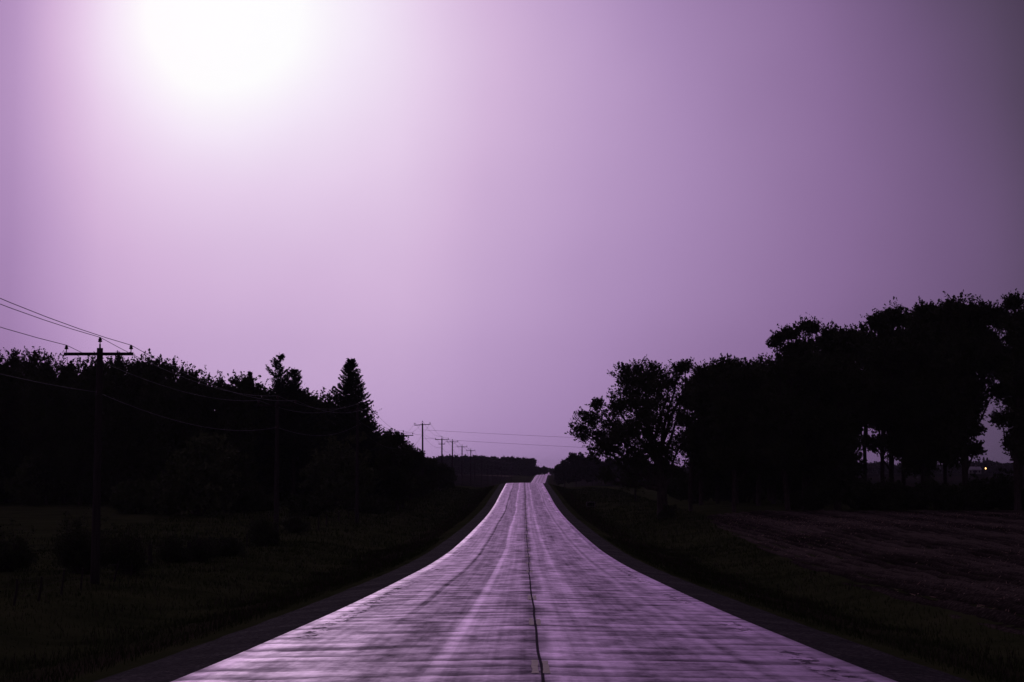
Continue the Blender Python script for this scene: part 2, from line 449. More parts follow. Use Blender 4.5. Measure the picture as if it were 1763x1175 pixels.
# ------------------------------------------------------------------ sheets
def dstations(d0, d1, s0):
    L = [d0]; 
    while L[-1] < d1:
        d = L[-1]; L.append(d + (s0 if d < 60 else max(s0, d * .012)))
    L[-1] = d1
    return np.array(L)
def sheet(name, xs, ds, zf, mt, smooth=True, skirt=0, xf=None):
    X, D = np.meshgrid(xs, ds)
    if xf is not None: X = xf(X, D)
    XX = X + shift(D)
    Z = zf(XX, D, X)
    if skirt: Z[:, 0] -= skirt; Z[:, -1] -= skirt
    V = np.stack([XX, D, Z], -1).reshape(-1, 3)
    nx, nd = len(xs), len(ds)
    i = np.arange(nx * nd).reshape(nd, nx)
    Q = np.stack([i[:-1, :-1], i[:-1, 1:], i[1:, 1:], i[1:, :-1]], -1).reshape(-1, 4)
    me = mesh_np(name, V, [Q], mt, smooth=smooth)
    uvl = me.uv_layers.new(name='lane')
    uvs = np.stack([X, D], -1).reshape(-1, 2)[Q.ravel()]
    uvl.data.foreach_set('uv', uvs.astype(np.float32).ravel())
    o = link(name, me); o['kind'] = 'structure'
    return o
ax = [0, 1.2, 2.4, 3.4, 3.65, 4.2, 5.05, 5.5]
ax += list(np.arange(6, 16, .5)) + list(np.arange(16, 34, 1.0)) + list(np.arange(34, 70, 3)) + list(np.geomspace(72, 3000, 46))
ax = np.array(ax); xs = np.concatenate([-ax[::-1], ax[1:]])
ds = np.concatenate([np.array([-400, -200, -120, -90]), dstations(-60, 4500, 1.0)])
def zground(XX, D, X):
    z = ground(XX, D)
    return z - .05 * (np.abs(X) < 3.6) - .03 * (np.abs(X) < 5.0)
sheet("ground", xs, ds, zground, M_ground)
rds = dstations(-60, 2600, .8)
rx = np.concatenate([[-3.651], np.linspace(-3.65, 3.65, 23), [3.651]])
sheet("road", rx, rds, lambda XX, D, X: zr(D) + .082 - .07 * (np.abs(X) / 3.65) ** 1.5, M_road, skirt=.06)
def shz(XX, D, X):
    e = sst(np.abs(X), 4.6, 5.2)
    return ground(XX, D, False) + .008 - .05 * e
for s in (-1, 1):
    lx = np.array([3.64, 3.9, 4.2, 4.6, 4.95, 5.3]) * s
    if s < 0: lx = lx[::-1]
    def xf(X, D):
        k = (np.abs(X) - 3.64) / 1.7
        return np.sign(X) * (np.abs(X) + k * (.12 * np.sin(D * .37) + .1 * np.sin(D * 1.3 + 1)))
    o = sheet("gravel_shoulder", lx, rds, shz, M_gravel, xf=xf)

# faded centre line dashes either side of the joint
JX = .07
mb = MB()
d = 17.5
while d < 330:
    for s in (-1, 1):
        if rng.random() < .12 and d > 40: continue
        w0, w1 = (.022, .092)
        jl = 2.0 * rng.uniform(.8, 1.1); dd = np.linspace(d, d + jl, 5)
        r = []
        for q_ in dd:
            for xx in (w0, w1):
                x_ = s * xx + rng.uniform(-.008, .008)
                r.append((x_ + JX + .104, q_, float(zr(q_)) + .0865 - .07 * (xx / 3.65) ** 1.5))
        Q = [(2 * i, 2 * i + 1, 2 * i + 3, 2 * i + 2) for i in range(4)]
        mb.add(r, Q)
    d += 9.1
o = mb.build("road_markings", M_paint); o['kind'] = 'structure'

# ------------------------------------------------------------------ tilled field on the right
FB = pchip(np.array([(14, 10.6), (36, 10.8), (54, 11.4), (80, 12.4), (120, 14.5), (150, 16), (168, 17.5)], float))
def field():
    ds_ = np.concatenate([np.arange(14, 60, .5), np.arange(60, 169, 1.0)])
    n = 560
    t = np.linspace(0, 1, n)
    D, T = np.meshgrid(ds_, t, indexing='ij')
    X0 = FB(D); X = X0 + T * (66 - X0)
    f = .075 * np.sin(2 * np.pi * (X + .35 * np.sin(D * .03)) / .76) + .03 * np.sin(X * 7.3 + 2 * np.sin(D * 1.9)) * np.sin(D * 3.1 + X * 3) + rng.normal(0, .014, X.shape)
    edge = sst(X - X0, 0, 1.0) * sst(168 - D, 0, 3)
    Z = ground(X, D) + .06 * edge - .03 * (1 - edge) + f * edge
    V = np.stack([X, D, Z], -1).reshape(-1, 3)
    i = np.arange(D.size).reshape(D.shape)
    Q = np.stack([i[:-1, :-1], i[1:, :-1], i[1:, 1:], i[:-1, 1:]], -1).reshape(-1, 4)
    me = mesh_np("tilled_field", V, [Q[:, ::-1]], M_soil, smooth=True)
    o = link("tilled_field", me); o['kind'] = 'structure'
field()

def quads_at(P, a, b):
    """diamond quads centred P with half axes a, b"""
    V = np.stack([P - a, P - b, P + a, P + b], 1).reshape(-1, 3)
    Q = np.arange(len(V)).reshape(-1, 4)
    return V, Q
def stubble():
    n = 26000
    D = 18 + 140 * rng.random(n) ** 1.25
    X0 = FB(D); X = X0 + (60 - X0) * rng.random(n)
    X = np.round(X / .76) * .76 + rng.normal(0, .12, n)
    k = (X > X0 + .6) & (D < 164)
    dens = np.sin(X * .23 + 2) * np.sin(D * .11) + rng.normal(0, .5, n)
    k &= dens > 0.1
    X, D = X[k], D[k]; n = len(X)
    Z = ground(X, D) + .10
    P = np.stack([X, D, Z + .01], -1)
    th = rng.random(n) * 6.28
    L = rng.uniform(.04, .13, n)[:, None]
    a = np.stack([np.cos(th), np.sin(th), rng.uniform(-.2, .9, n)], -1) * L
    b = np.stack([-np.sin(th), np.cos(th), rng.uniform(0, 1, n)], -1) * .014
    V, Q = quads_at(P, a, b)
    o = link("field_stubble", mesh_np("field_stubble", V, [Q], M_straw))
    tag(o, "scattered pale straw stubble lying on the dark tilled field", "stubble", kind='stuff')
stubble()

# ------------------------------------------------------------------ roadside grass
def grass():
    Vs, Ts, idx = [], [], []
    def batch(n, xa, xb, da, db, h0, h1, p=1.3, mi=0, wmul=1.0, thr=-9):
        D = da + (db - da) * rng.random(n) ** p
        s = np.where(rng.random(n) < .5, -1, 1)
        a = xa + (xb - xa) * rng.random(n)
        X = s * a
        c = np.sin(X * 1.7 + 2 * np.sin(D * .31)) + np.sin(D * .83 + X * .6) + .8 * np.sin(D * 2.3 - X * 1.1) + rng.normal(0, .5, n)
        k = (c > thr) & ~((s > 0) & (a > FB(np.clip(D, 14, 168)) + .3))
        X, D, c = X[k], D[k], c[k]; n = len(X)
        Z = ground(X, D) - .03
        h = rng.uniform(h0, h1, n) * (1 + .12 * c)
        wd = np.maximum(.006, D * .00022) * wmul
        th = rng.random(n) * 6.28
        lean = rng.normal(0, .3, (n, 2)) * h[:, None]
        B = np.stack([X, D, Z], -1)
        t = np.stack([np.cos(th) * wd, np.sin(th) * wd, np.zeros(n)], -1)
        mid = B + np.stack([lean[:, 0] * .35, lean[:, 1] * .35, h * .6], -1)
        tip = B + np.stack([lean[:, 0], lean[:, 1], h], -1)
        V = np.stack([B - t, B + t, mid + t * .7, mid - t * .7, tip], 1).reshape(-1, 3)
        return V, n, mi
    parts = [batch(26000, 5.0, 9.5, 12, 110, .06, .18, 1.2, 0), batch(7000, 5.8, 9.8, 12, 110, .12, .28, 1.2, 1, 1, .2),
             batch(70000, 8, 26, 18, 110, .06, .18, 1.2, 0), batch(4000, 10, 26, 20, 90, .16, .34, 1.2, 1, 1, .8),
             batch(50000, 5.7, 30, 100, 330, .12, .3, 1.0, 0), batch(3000, 5.7, 8, 80, 300, .12, .25, 1.0, 1)]
    off = 0; VV = []; QQ = []; TT = []; mq = []
    for V, n, mi in parts:
        i = np.arange(n) * 5 + off
        QQ.append(np.stack([i, i + 1, i + 2, i + 3], -1)); TT.append(np.stack([i + 3, i + 2, i + 4], -1))
        mq.append(np.full(n, mi)); VV.append(V); off += len(V)
    mi = np.concatenate(mq + mq)
    me = mesh_np("roadside_grass", np.concatenate(VV), [np.concatenate(QQ), np.concatenate(TT)], [M_grassA, M_grassB], mi)
    o = link("roadside_grass", me)
    tag(o, "rough knee high grass covering both verges and ditches beside the wet road", "grass", kind='stuff')
grass()

# ------------------------------------------------------------------ vegetation builders
def unit(v): return v / (np.linalg.norm(v, axis=-1, keepdims=True) + 1e-9)
def sprigs(C, R, ctr, per, m, size, upb=.45, outb=.6, spread=.62, flat=.5):
    """leafy shoots: C (n,3) clump centres, R (n,) radii"""
    n = len(C)
    O = np.repeat(C, per, 0); r = np.repeat(R, per)
    rd = unit(rng.normal(size=(len(O), 3))) * (rng.random(len(O)) ** .4)[:, None]
    rd[:, 2] *= .8
    out = unit(O - ctr)
    dr = unit(rd * .9 + out * outb + np.array([0, 0, upb]) + rng.normal(0, .2, O.shape))
    O = O + rd * (r * spread)[:, None]
    Ls = r * rng.uniform(.35, .75, len(O))
    t = rng.random((len(O), m)) ** .8
    P = O[:, None] + dr[:, None] * (Ls[:, None] * t)[..., None]
    P = P + rng.normal(0, 1, P.shape) * (.12 * r[:, None] * (1 - .6 * t))[..., None]
    P = P.reshape(-1, 3); k = len(P)
    a = unit(rng.normal(size=(k, 3)) + np.repeat(dr, m, 0) * .8)
    b = unit(np.cross(a, rng.normal(size=(k, 3))))
    s = size * rng.uniform(.55, 1.25, k)[:, None]
    return quads_at(P, a * s, b * s * flat)

def limb(mb, p0, p1, r0, r1, sag=0.0, n=5, jit=.12, sides=5):
    t = np.linspace(0, 1, n)[:, None]
    L = np.linalg.norm(p1 - p0)
    P = p0 + (p1 - p0) * t
    P[:, 2] += (np.sin(t[:, 0] * np.pi) * sag * L)
    P[1:-1] += rng.normal(0, jit * L * .25, (n - 2, 3))
    mb.tube(P, np.linspace(r0, r1, n), sides, cap=False)
    return P

def tree_blobs(name, label, px, D, blobs, group=None, trunk_r=.35, dens=1.0, size=.17, lean=0.0, leafmat=None, per=15, m=9, gapful=0.0, cat='tree', cr=1.1, fork=.35, base=None, depth=1.0, shoots=1.0):
    """tree whose crown is a union of lobes; blobs: (px, py, rx, ry) as they sit in the photograph at distance D"""
    s = D / F
    bx = at(px, 850, D)[0]
    bz = gz(bx, D) - .15
    root = empty(name, (bx, D, bz))
    org = np.array((bx, D, bz))
    C, R = [], []
    tot = sum(b[2] * b[3] for b in blobs)
    for (qx, qy, rx, ry) in blobs:
        c = at(qx, qy, D) - org
        rw, rh = rx * s, ry * s
        rd = min(rw, max(rh, rw * .6)) * depth
        n = max(8, int(dens * 4.6 * (rw * rh) ** 1.0 * (1 + .25 * rd) / cr ** 2))
        v = unit(rng.normal(size=(n, 3))) * (rng.random(n) ** (.42))[:, None]
        v = v * np.array([max(rw - cr * .75, .3), max(rd - cr * .6, .3), max(rh - cr * .75, .3)])
        if gapful: v *= 1.0
        cc = c + v
        cc[:, 1] += rng.normal(0, .3)
        C.append(cc); R.append(cr * rng.uniform(.7, 1.25, n))
    C = np.concatenate(C); R = np.concatenate(R)
    k = C[:, 2] > .6; C, R = C[k], R[k]
    ctr = C.mean(0)
    top = C[:, 2].max()
    V, Q = sprigs(C, R, ctr, per, m, size)
    SO, SDr = [], []
    for (qx, qy, rx, ry) in blobs:
        c = at(qx, qy, D) - org; rw, rh = rx * s, ry * s; rd = min(rw, max(rh, rw * .6)) * depth
        ns = int(shoots * (8 + 7.0 * rw * rh ** .5))
        v = unit(rng.normal(size=(ns, 3)) + np.array([0, 0, .25]))
        e = np.array([rw, rd, rh])
        SO.append(c + v * (e - .55)); SDr.append(unit(v / e + np.array([0, 0, .35]) / min(rw, rh) + rng.normal(0, .25, (ns, 3)) / min(rw, rh)))
    SO = np.concatenate(SO); SDr = np.concatenate(SDr)
    k = SO[:, 2] > 1.0; SO, SDr = SO[k], SDr[k]
    mm = 15; tt = rng.random((len(SO), mm)); LL = rng.uniform(.45, 1.25, len(SO)) * min(1.2, cr)
    Pp = SO[:, None] + SDr[:, None] * (LL[:, None] * tt)[..., None] + rng.normal(0, 1, (len(SO), mm, 3)) * (.17 * (1.15 - tt) * LL[:, None])[..., None]
    Pp = Pp.reshape(-1, 3); kk = len(Pp)
    a_ = unit(rng.normal(size=(kk, 3)) + np.repeat(SDr, mm, 0)); b_ = unit(np.cross(a_, rng.normal(size=(kk, 3)))); s_ = size * .85 * rng.uniform(.5, 1.2, kk)[:, None]
    V2, Q2 = quads_at(Pp, a_ * s_, b_ * s_ * .5)
    Q = np.vstack([Q, Q2 + len(V)]); V = np.vstack([V, V2])
    crown = link("crown", mesh_np("crown", V, [Q], leafmat or M_leaf), root)
    mb = MB()
    # trunk
    h1 = top * .78
    tx = np.linspace(0, 1, 8)
    P = np.stack([lean * tx * h1 + rng.normal(0, .06, 8) * tx, rng.normal(0, .08, 8) * tx, tx * h1], -1)
    P[:, 0] += (ctr[0] - lean * h1) * sst(tx, .25, 1.0) * .8
    P[:, 1] += ctr[1] * sst(tx, .25, 1.0) * .8
    rr = trunk_r * (1 - tx) ** .7 + .05; rr[0] *= 1.45
    Pn = np.vstack([P[0], P[0] * .93 + P[1] * .07, P[1:]]); rn = np.concatenate([[rr[0]], [trunk_r * 1.1], rr[1:]])
    mb.tube(Pn, rn, 10)
    # main limbs to the lobes, then branches to the clumps
    anchors = []
    for (qx, qy, rx, ry) in blobs:
        c = at(qx, qy, D) - org
        hh = np.clip(c[2] * rng.uniform(.35, .6), top * fork * .55, h1 * .9)
        p0 = np.array([np.interp(hh, P[:, 2], P[:, 0]), np.interp(hh, P[:, 2], P[:, 1]), hh])
        anchors.append(limb(mb, p0, c, trunk_r * .5, .05, -.06, 7, .1, 6))
    A = np.concatenate(anchors + [P[4:]])
    for c in C[rng.random(len(C)) < .75]:
        dd = np.linalg.norm(A - c, axis=1) + np.maximum(A[:, 2] - c[2], 0) * 2
        p0 = A[np.argmin(dd)]
        limb(mb, p0, c, .05, .012, -.05, 4, .2, 4)
    mb.build("trunk", M_bark, root, smooth=True)
    tag(root, label, cat, group)
    return root

def auto_blobs(px, top, bot, wpx, n=7):
    """rounded crown as a heap of lobes in photo units"""
    H = bot - top; B = [(px + rng.uniform(-4, 4), top + H * .20, wpx * .40, H * .20)]
    B.append((px, top + H * .45, wpx * .48, H * .28)); B.append((px, top + H * .72, wpx * .46, H * .26))
    for i in range(n):
        f = rng.uniform(.18, .85)
        ww = wpx * .5 * math.sin(math.pi * min(.95, .25 + f * .6)) 
        B.append((px + rng.uniform(-1, 1) * ww * .75, top + H * f, ww * rng.uniform(.35, .55), H * rng.uniform(.10, .17)))
    B.append((px, bot - H * .14, wpx * .55, H * .16))
    return B

def spruce(name, label, px, D, topy, rad, group=None, sparse=1.0, irregular=.15, lean=0.0, low=.06, cat='tree', tips=()):
    s = D / F
    bx = at(px, 850, D)[0]; bz = gz(bx, D) - .1
    H = at(px, topy, D)[2] - bz
    root = empty(name, (bx, D, bz))
    mb = MB()
    zt = np.linspace(0, 1, 9)
    mb.tube(np.stack([lean * H * zt, zt * 0, zt * H], -1), .26 * (1 - zt) + .02, 8)
    Ps, Ds, Sz = [], [], []
    h = low
    while h < .985:
        nb = int(rng.integers(5, 8) * sparse + .5)
        for j in range(max(nb, 2)):
            th = rng.random() * 6.28
            L = rad * min(1, (1 - h) ** .85 * 1.35 + .015) * rng.uniform(1 - irregular * 2, 1 + irregular * .6)
            asc = -.18 + .72 * sst(h, .35, 1.0)
            k = 9
            t = np.linspace(0, 1, k)
            dx = L * t
            dz = L * (asc * t + .28 * t ** 2.5)
            P = np.stack([lean * H * h + np.cos(th) * dx, np.sin(th) * dx, h * H + dz], -1)
            mb.tube(P, np.linspace(.045, .01, k), 3, cap=False)
            nn = int(26 + 55 * L / 2)
            tt = rng.random(nn) ** .75
            q = np.stack([np.interp(tt, t, P[:, i]) for i in range(3)], -1)
            side = np.array([-np.sin(th), np.cos(th), 0]) * rng.normal(0, 1, nn)[:, None] * (.10 + .16 * L * (1 - tt))[:, None]
            q = q + side; q[:, 2] -= np.abs(rng.normal(0, .10, nn)) - .05
            dr = unit(np.stack([np.cos(th) * np.ones(nn), np.sin(th) * np.ones(nn), np.full(nn, .35)], -1) + rng.normal(0, .45, (nn, 3)))
            Ps.append(q); Ds.append(dr)
        h += rng.uniform(.016, .030) * (12 / max(H, 6))
    P = np.concatenate(Ps); dr = np.concatenate(Ds)
    kk = len(P)
    b = unit(np.cross(dr, rng.normal(size=(kk, 3))))
    sz = rng.uniform(.10, .22, kk)[:, None]
    V, Q = quads_at(P, dr * sz, b * sz * .32)
    link("crown", mesh_np("crown", V, [Q], M_needle), root)
    mb.build("trunk", M_bark, root, smooth=True)
    tag(root, label, cat, group)
    return root

def shrub(name, label, p, wid, hgt, group=None, twiggy=.4, leaf=1.0, mt=None, size=.07, cat='shrub', n=None):
    """many stemmed bush at ground point p, width and height in metres"""
    p = np.array(p); root = empty(name, p)
    mb = MB(); ends = []
    ns = n or int(14 + 26 * twiggy)
    for i in range(ns):
        th = rng.random() * 6.28; rr = wid * .5 * rng.random() ** .6
        tip = np.array([math.cos(th) * rr, math.sin(th) * rr * .8, hgt * (rng.uniform(.3, 1.0) if leaf > .9 else rng.uniform(.25, 1.0) ** 1.6) * (1 - .3 * (rr / (wid * .5)) ** 2)])
        P = limb(mb, np.array([math.cos(th) * .08 * wid, math.sin(th) * .08 * wid, -.05]), tip, .018 + .008 * hgt, .005, .05, 6, .12, 4)
        for j in range(int(5 + 8 * twiggy)):
            a = P[rng.integers(2, 6)]
            e = a + rng.normal(0, 1, 3) * .14 * hgt + np.array([0, 0, .16 * hgt])
            limb(mb, a, e, .008, .003, .03, 3, .1, 3); ends.append(e)
        ends.append(P[-1]); ends.append(P[-2]); ends.append(P[3])
    E = np.array(ends)
    if leaf < 1: E = E[(rng.random(len(E)) < leaf) | (E[:, 2] < hgt * .45)]
    E[:, 2] = np.maximum(E[:, 2], .1)
    cr = .13 * (wid + hgt) * (.8 if leaf > .9 else .5)
    V, Q = sprigs(E, cr * rng.uniform(.5, 1.2, len(E)), np.array([0, 0, hgt * .2]), int(3 + 6 * leaf), 7, size, .3, .5, .6, .5)
    V[:, 2] = np.maximum(V[:, 2], .0)
    link("foliage", mesh_np("foliage", V, [Q], mt or M_leaf), root)
    mb.build("stems", M_twig, root)
    tag(root, label, cat, group)
    return root

# ------------------------------------------------------------------ wood on the left
SKY = np.array([(-120, 596), (-60, 598), (0, 602), (50, 605), (100, 615), (150, 613), (200, 609), (240, 606), (270, 607), (300, 617), (330, 634), (350, 643), (400, 648), (430, 647),
                (450, 657), (490, 655), (530, 672), (545, 676), (570, 660), (590, 668), (625, 690), (640, 716), (650, 738), (700, 748), (715, 772), (735, 792), (760, 800)], float)
def skyy(x): return float(np.interp(x, SKY[:, 0], SKY[:, 1]))
GW = "trees massed in the wood left of the road"
WL = "broad leafy tree massed among its neighbours in the dark wood left of the road"
x = -95.0
while x < 640:
    D = 196 + rng.uniform(-7, 9) + max(0, (x - 400)) * .06
    wpx = rng.uniform(56, 74)
    tree_blobs("deciduous_tree", WL, x, D, auto_blobs(x, skyy(x) + rng.uniform(-6, 5), 862, wpx, 6), GW, .24, .9, .19, cr=1.25, per=14, m=8)
    x += rng.uniform(27, 34)
x = -80.0
while x < 560:
    D = 222 + rng.uniform(-6, 8)
    tree_blobs("deciduous_tree", WL, x, D, auto_blobs(x, skyy(x) + rng.uniform(0, 9), 850, 80, 4), GW, .26, .6, .26, cr=1.5, per=12, m=8)
    x += rng.uniform(50, 62)
for px in range(-60, 640, 34):
    D_ = rng.uniform(207, 213); X = at(px + rng.uniform(-8, 8), 850, D_)[0]
    shrub("shrub", "dark leafy bush in the shade under the left wood's trees", (X, D_, gz(X, D_) - .1), rng.uniform(3.5, 4.6), rng.uniform(2.4, 3.6), "bushes in the shade under the left wood", .3, 1.0, M_leaf, .17)
spruce("spruce_tree", "tall pointed spruce rising highest above the right end of the left wood", 603, 200, 616, 4.6, sparse=1.5, irregular=.22)
spruce("spruce_tree", "thin ragged conifer with sparse bent top above the left wood", 473, 200, 607, 5.4, sparse=.62, irregular=.38, low=.4, lean=.02)
spruce("spruce_tree", "blunt conifer just right of the ragged one above the left wood", 505, 201, 633, 4.8, sparse=.9, irregular=.34, low=.35)
spruce("spruce_tree", "small spruce tip poking just above the left wood's roofline", 428, 199, 639, 2.4, irregular=.3)
edge = [(662, 235, 738, 862, 62, "rounded leafy tree stepping down from the tall spruce at the wood's right end"),
        (706, 240, 762, 855, 44, "low leafy tree in front of the tall leaning utility pole"),
        (636, 225, 745, 866, 60, "low leafy tree at the foot of the tall spruce")]
tree_blobs("deciduous_tree", "round leafy tree hiding a utility pole whose crossarm end sticks out", 684, 197, [(684, 762, 19, 17), (672, 770, 16, 18), (692, 790, 20, 28), (684, 832, 28, 38), (660, 800, 20, 30)], None, .2, 1.3, .16, cr=.85)
for px, D, ty, by, wp, lb in edge:
    tree_blobs("deciduous_tree", lb, px, D, auto_blobs(px, ty, by, wp, 7), None, .2, 1.0, .17, cr=1.0, per=16, m=9)
for px, D, ty, wp, lb in [(738, 272, 789, 40, "small leafy tree around the base of the tall leaning utility pole"),
                          (757, 292, 799, 34, "small bushy tree at the tip of the left wood beside the far poles"),
                          (771, 318, 806, 22, "last low bush at the very end of the left wood")]:
    tree_blobs("deciduous_tree", lb, px, D, auto_blobs(px, ty, 838, wp, 6), None, .14, 1.2, .16, cr=.8, per=16, m=9)

# ------------------------------------------------------------------ trees on the right
tree_blobs("deciduous_tree", "large spreading tree with open airy crown, nearest the road on the right", 1141, 172,
           [(1110, 690, 58, 60), (1080, 755, 62, 44), (1110, 655, 46, 42), (1075, 655, 26, 38), (1150, 662, 30, 32), (1062, 700, 38, 26), (1020, 722, 40, 22), (1000, 740, 22, 14), (1120, 720, 62, 48), (1060, 745, 50, 32),
            (1040, 775, 36, 22), (1100, 790, 58, 34), (1046, 818, 20, 16), (1140, 775, 42, 40), (1165, 640, 16, 16), (1090, 830, 34, 20), (1160, 812, 28, 22), (1180, 636, 16, 12), (1172, 692, 16, 20), (1176, 760, 22, 26), (1012, 752, 26, 18), (1030, 700, 14, 8)],
           None, .52, .85, .135, lean=-.02, cr=.95, per=10, m=8)
tree_blobs("deciduous_tree", "leafy tree touching the right side of the big airy tree", 1189, 186,
           [(1222, 650, 36, 26), (1205, 690, 34, 34), (1235, 710, 36, 50), (1200, 760, 34, 40), (1225, 790, 34, 34), (1180, 722, 14, 20)], None, .2, 1.2, .17, cr=1.0)
tree_blobs("deciduous_tree", "slim trunked leafy tree left of the leaning trunk at the field edge", 1264, 171,
           [(1252, 645, 34, 32), (1285, 655, 38, 40), (1265, 710, 52, 56), (1262, 775, 50, 44), (1290, 800, 30, 26)], None, .2, 1.2, .17, cr=1.0)
tree_blobs("deciduous_tree", "leafy tree set back behind the slim trunked one", 1306, 196,
           [(1310, 650, 44, 36), (1315, 710, 54, 56), (1318, 780, 48, 44)], None, .24, 1.1, .19, cr=1.15)
tree_blobs("deciduous_tree", "oak like tree with ragged flat top and leaning trunk at the field edge", 1357, 171,
           [(1358, 578, 32, 16), (1338, 590, 12, 10), (1395, 566, 28, 18), (1372, 608, 34, 22), (1345, 640, 30, 24), (1390, 645, 54, 44), (1365, 715, 58, 54), (1350, 780, 40, 32)],
           None, .25, 1.1, .16, lean=-.10, cr=.95)
tree_blobs("deciduous_tree", "thick trunked leafy tree right of the leaning trunk", 1388, 176,
           [(1430, 590, 36, 30), (1425, 650, 54, 54), (1405, 730, 50, 56), (1400, 795, 38, 34)], None, .42, 1.2, .18, cr=1.1)
tree_blobs("deciduous_tree", "leafy tree wrapped in growth down to the ground before the first sky gap", 1442, 172,
           [(1462, 590, 34, 28), (1455, 660, 46, 56), (1442, 750, 40, 60), (1440, 822, 40, 52), (1420, 850, 24, 24), (1462, 845, 20, 30)], None, .35, 1.3, .18, cr=1.1)
tree_blobs("deciduous_tree", "tall leafy tree right of the first sky gap at the field edge", 1535, 182,
           [(1512, 560, 26, 24), (1540, 548, 26, 28), (1535, 610, 52, 50), (1520, 690, 48, 56), (1555, 700, 44, 60), (1545, 765, 36, 34), (1502, 762, 14, 12)], None, .28, 1.25, .17, cr=1.05)
tree_blobs("deciduous_tree", "tall leafy tree with double trunk middle of the right row", 1592, 178,
           [(1598, 545, 34, 28), (1600, 600, 56, 58), (1595, 690, 54, 66), (1592, 775, 34, 48), (1570, 800, 16, 22)], None, .36, 1.25, .17, cr=1.05)
tree_blobs("deciduous_tree", "tallest rounded leafy tree left of the big sky gap with yard light", 1662, 174,
           [(1655, 540, 50, 34), (1690, 552, 38, 36), (1650, 605, 62, 56), (1695, 620, 46, 56), (1655, 690, 46, 56), (1640, 760, 36, 46), (1676, 735, 15, 26), (1680, 775, 11, 14), (1715, 675, 26, 20), (1720, 548, 26, 28)], None, .30, 1.3, .17, cr=1.05)
tree_blobs("deciduous_tree", "leafy tree cut by the right picture edge beyond the big sky gap", 1752, 171,
           [(1748, 525, 26, 20), (1755, 575, 40, 42), (1765, 650, 50, 56), (1758, 715, 36, 44), (1724, 722, 18, 18), (1768, 775, 30, 30), (1744, 760, 16, 18)], None, .34, 1.3, .16, cr=1.0)
tree_blobs("deciduous_tree", "leafy tree at the far right end of the row partly out of frame", 1822, 174,
           [(1820, 545, 50, 45), (1820, 640, 60, 70), (1820, 740, 50, 60)], None, .34, 1.1, .2, cr=1.2)
GR = "trees standing behind the right hand row"
RL = "leafy tree seen only as dark mass behind the front row on the right"
for px, D, ty, wp, by in [(1207, 205, 632, 56, 838), (1236, 212, 622, 60, 846), (1268, 205, 618, 60, 836), (1300, 214, 622, 60, 846), (1332, 206, 628, 56, 838), (1358, 213, 596, 60, 846), (1392, 205, 566, 62, 840),
                          (1425, 212, 570, 62, 852), (1455, 206, 572, 62, 850), (1490, 212, 556, 56, 735), (1520, 206, 540, 62, 752), (1556, 213, 532, 64, 790), (1590, 206, 518, 64, 815), (1628, 214, 514, 66, 815), (1664, 206, 512, 64, 740),
                          (1760, 206, 522, 60, 720), (1772, 212, 522, 64, 800), (1325, 232, 640, 90, 830), (1425, 232, 600, 90, 840), (1600, 232, 540, 90, 800)]:
    tree_blobs("deciduous_tree", RL, px, D, auto_blobs(px, ty, by, wp, 5), GR, .24, .8, .22, cr=1.25, per=13, m=8)
for px in (1172, 1196, 1214, 1243, 1262, 1284, 1310, 1330, 1348, 1374, 1392, 1410):
    D_ = rng.uniform(212, 250); X = at(px, 850, D_)[0]
    shrub("shrub", "dark leafy bush in the shade between the trunks under the right hand trees", (X, D_, gz(X, D_)), rng.uniform(3, 5), rng.uniform(2, 4.2), "bushes between the trunks under the right hand trees", .3, 1.0, M_leaf, .15)
# undergrowth below the right hand row
GU = "bushes in the undergrowth below the right hand trees"
for px in list(range(1490, 1800, 21)):
    p = drop(px + rng.uniform(-5, 5), 876)
    p[0] *= 173 / p[1]; p[1] = 173 + rng.uniform(-1, 5); p[2] = gz(p[0], p[1])
    shrub("shrub", "dense dark bush in the undergrowth along the field's far edge", p, 2.6, rng.uniform(1.7, 2.7), GU, .25, 1.0, M_leaf, .13)
for px, D, hh, lb in [(1731, 186, 3.4, "tall open bush standing in the big sky gap on the right"), (1714, 188, 1.9, "low bush left of the tall one in the big sky gap"),
                      (1400, 172, 2.2, "dark bush between the thick trunk and the overgrown tree"), (1365, 174, 1.6, "low bush at the leaning trunk's foot"),
                      (1150, 171, 1.0, "low weeds bush around the big airy tree's foot")]:
    X = at(px, 850, D)[0]
    shrub("shrub", lb, (X, D, gz(X, D)), max(1.6, hh * .8), hh, None, .5, .8, M_leaf, .11)

# ------------------------------------------------------------------ bushes before the left wood
for px, py, wp, hp, lb in [(62, 868, 84, 62, "pale rounded bush in front of the wood at the far left"), (8, 866, 60, 50, "bush at the left picture edge before the wood"),
                           (165, 866, 60, 55, "bush behind the nearest utility pole at the wood's edge"), (238, 884, 76, 44, "low dark bush before the wood right of the nearest pole"),
                           (345, 888, 104, 108, "tall rounded bush standing out before the wood"), (292, 886, 60, 52, "dark bush at the left foot of the tall rounded bush"),
                           (410, 884, 60, 40, "low bush between the tall rounded bush and the second pole"), (585, 872, 104, 84, "wide round bush in front of the third utility pole"),
                           (660, 872, 90, 50, "low spreading bush right of the third utility pole"), (530, 888, 74, 26, "low mound of brush left of the third pole"),
                           (635, 884, 80, 20, "flat brush strip at the foot of the third pole"), (715, 856, 60, 26, "flat bush beside the verge below the leaning pole"),
                           (450, 880, 60, 22, "low dark brush just left of the second pole")]:
    p = drop(px, py); s = p[1] / F
    W, H = wp * s, hp * s
    shrub("shrub", lb, p, W, H, None, .5, 1.0, M_leaf2 if hp > 40 else M_leaf, .035 * min(W, 5) + .03, n=30)
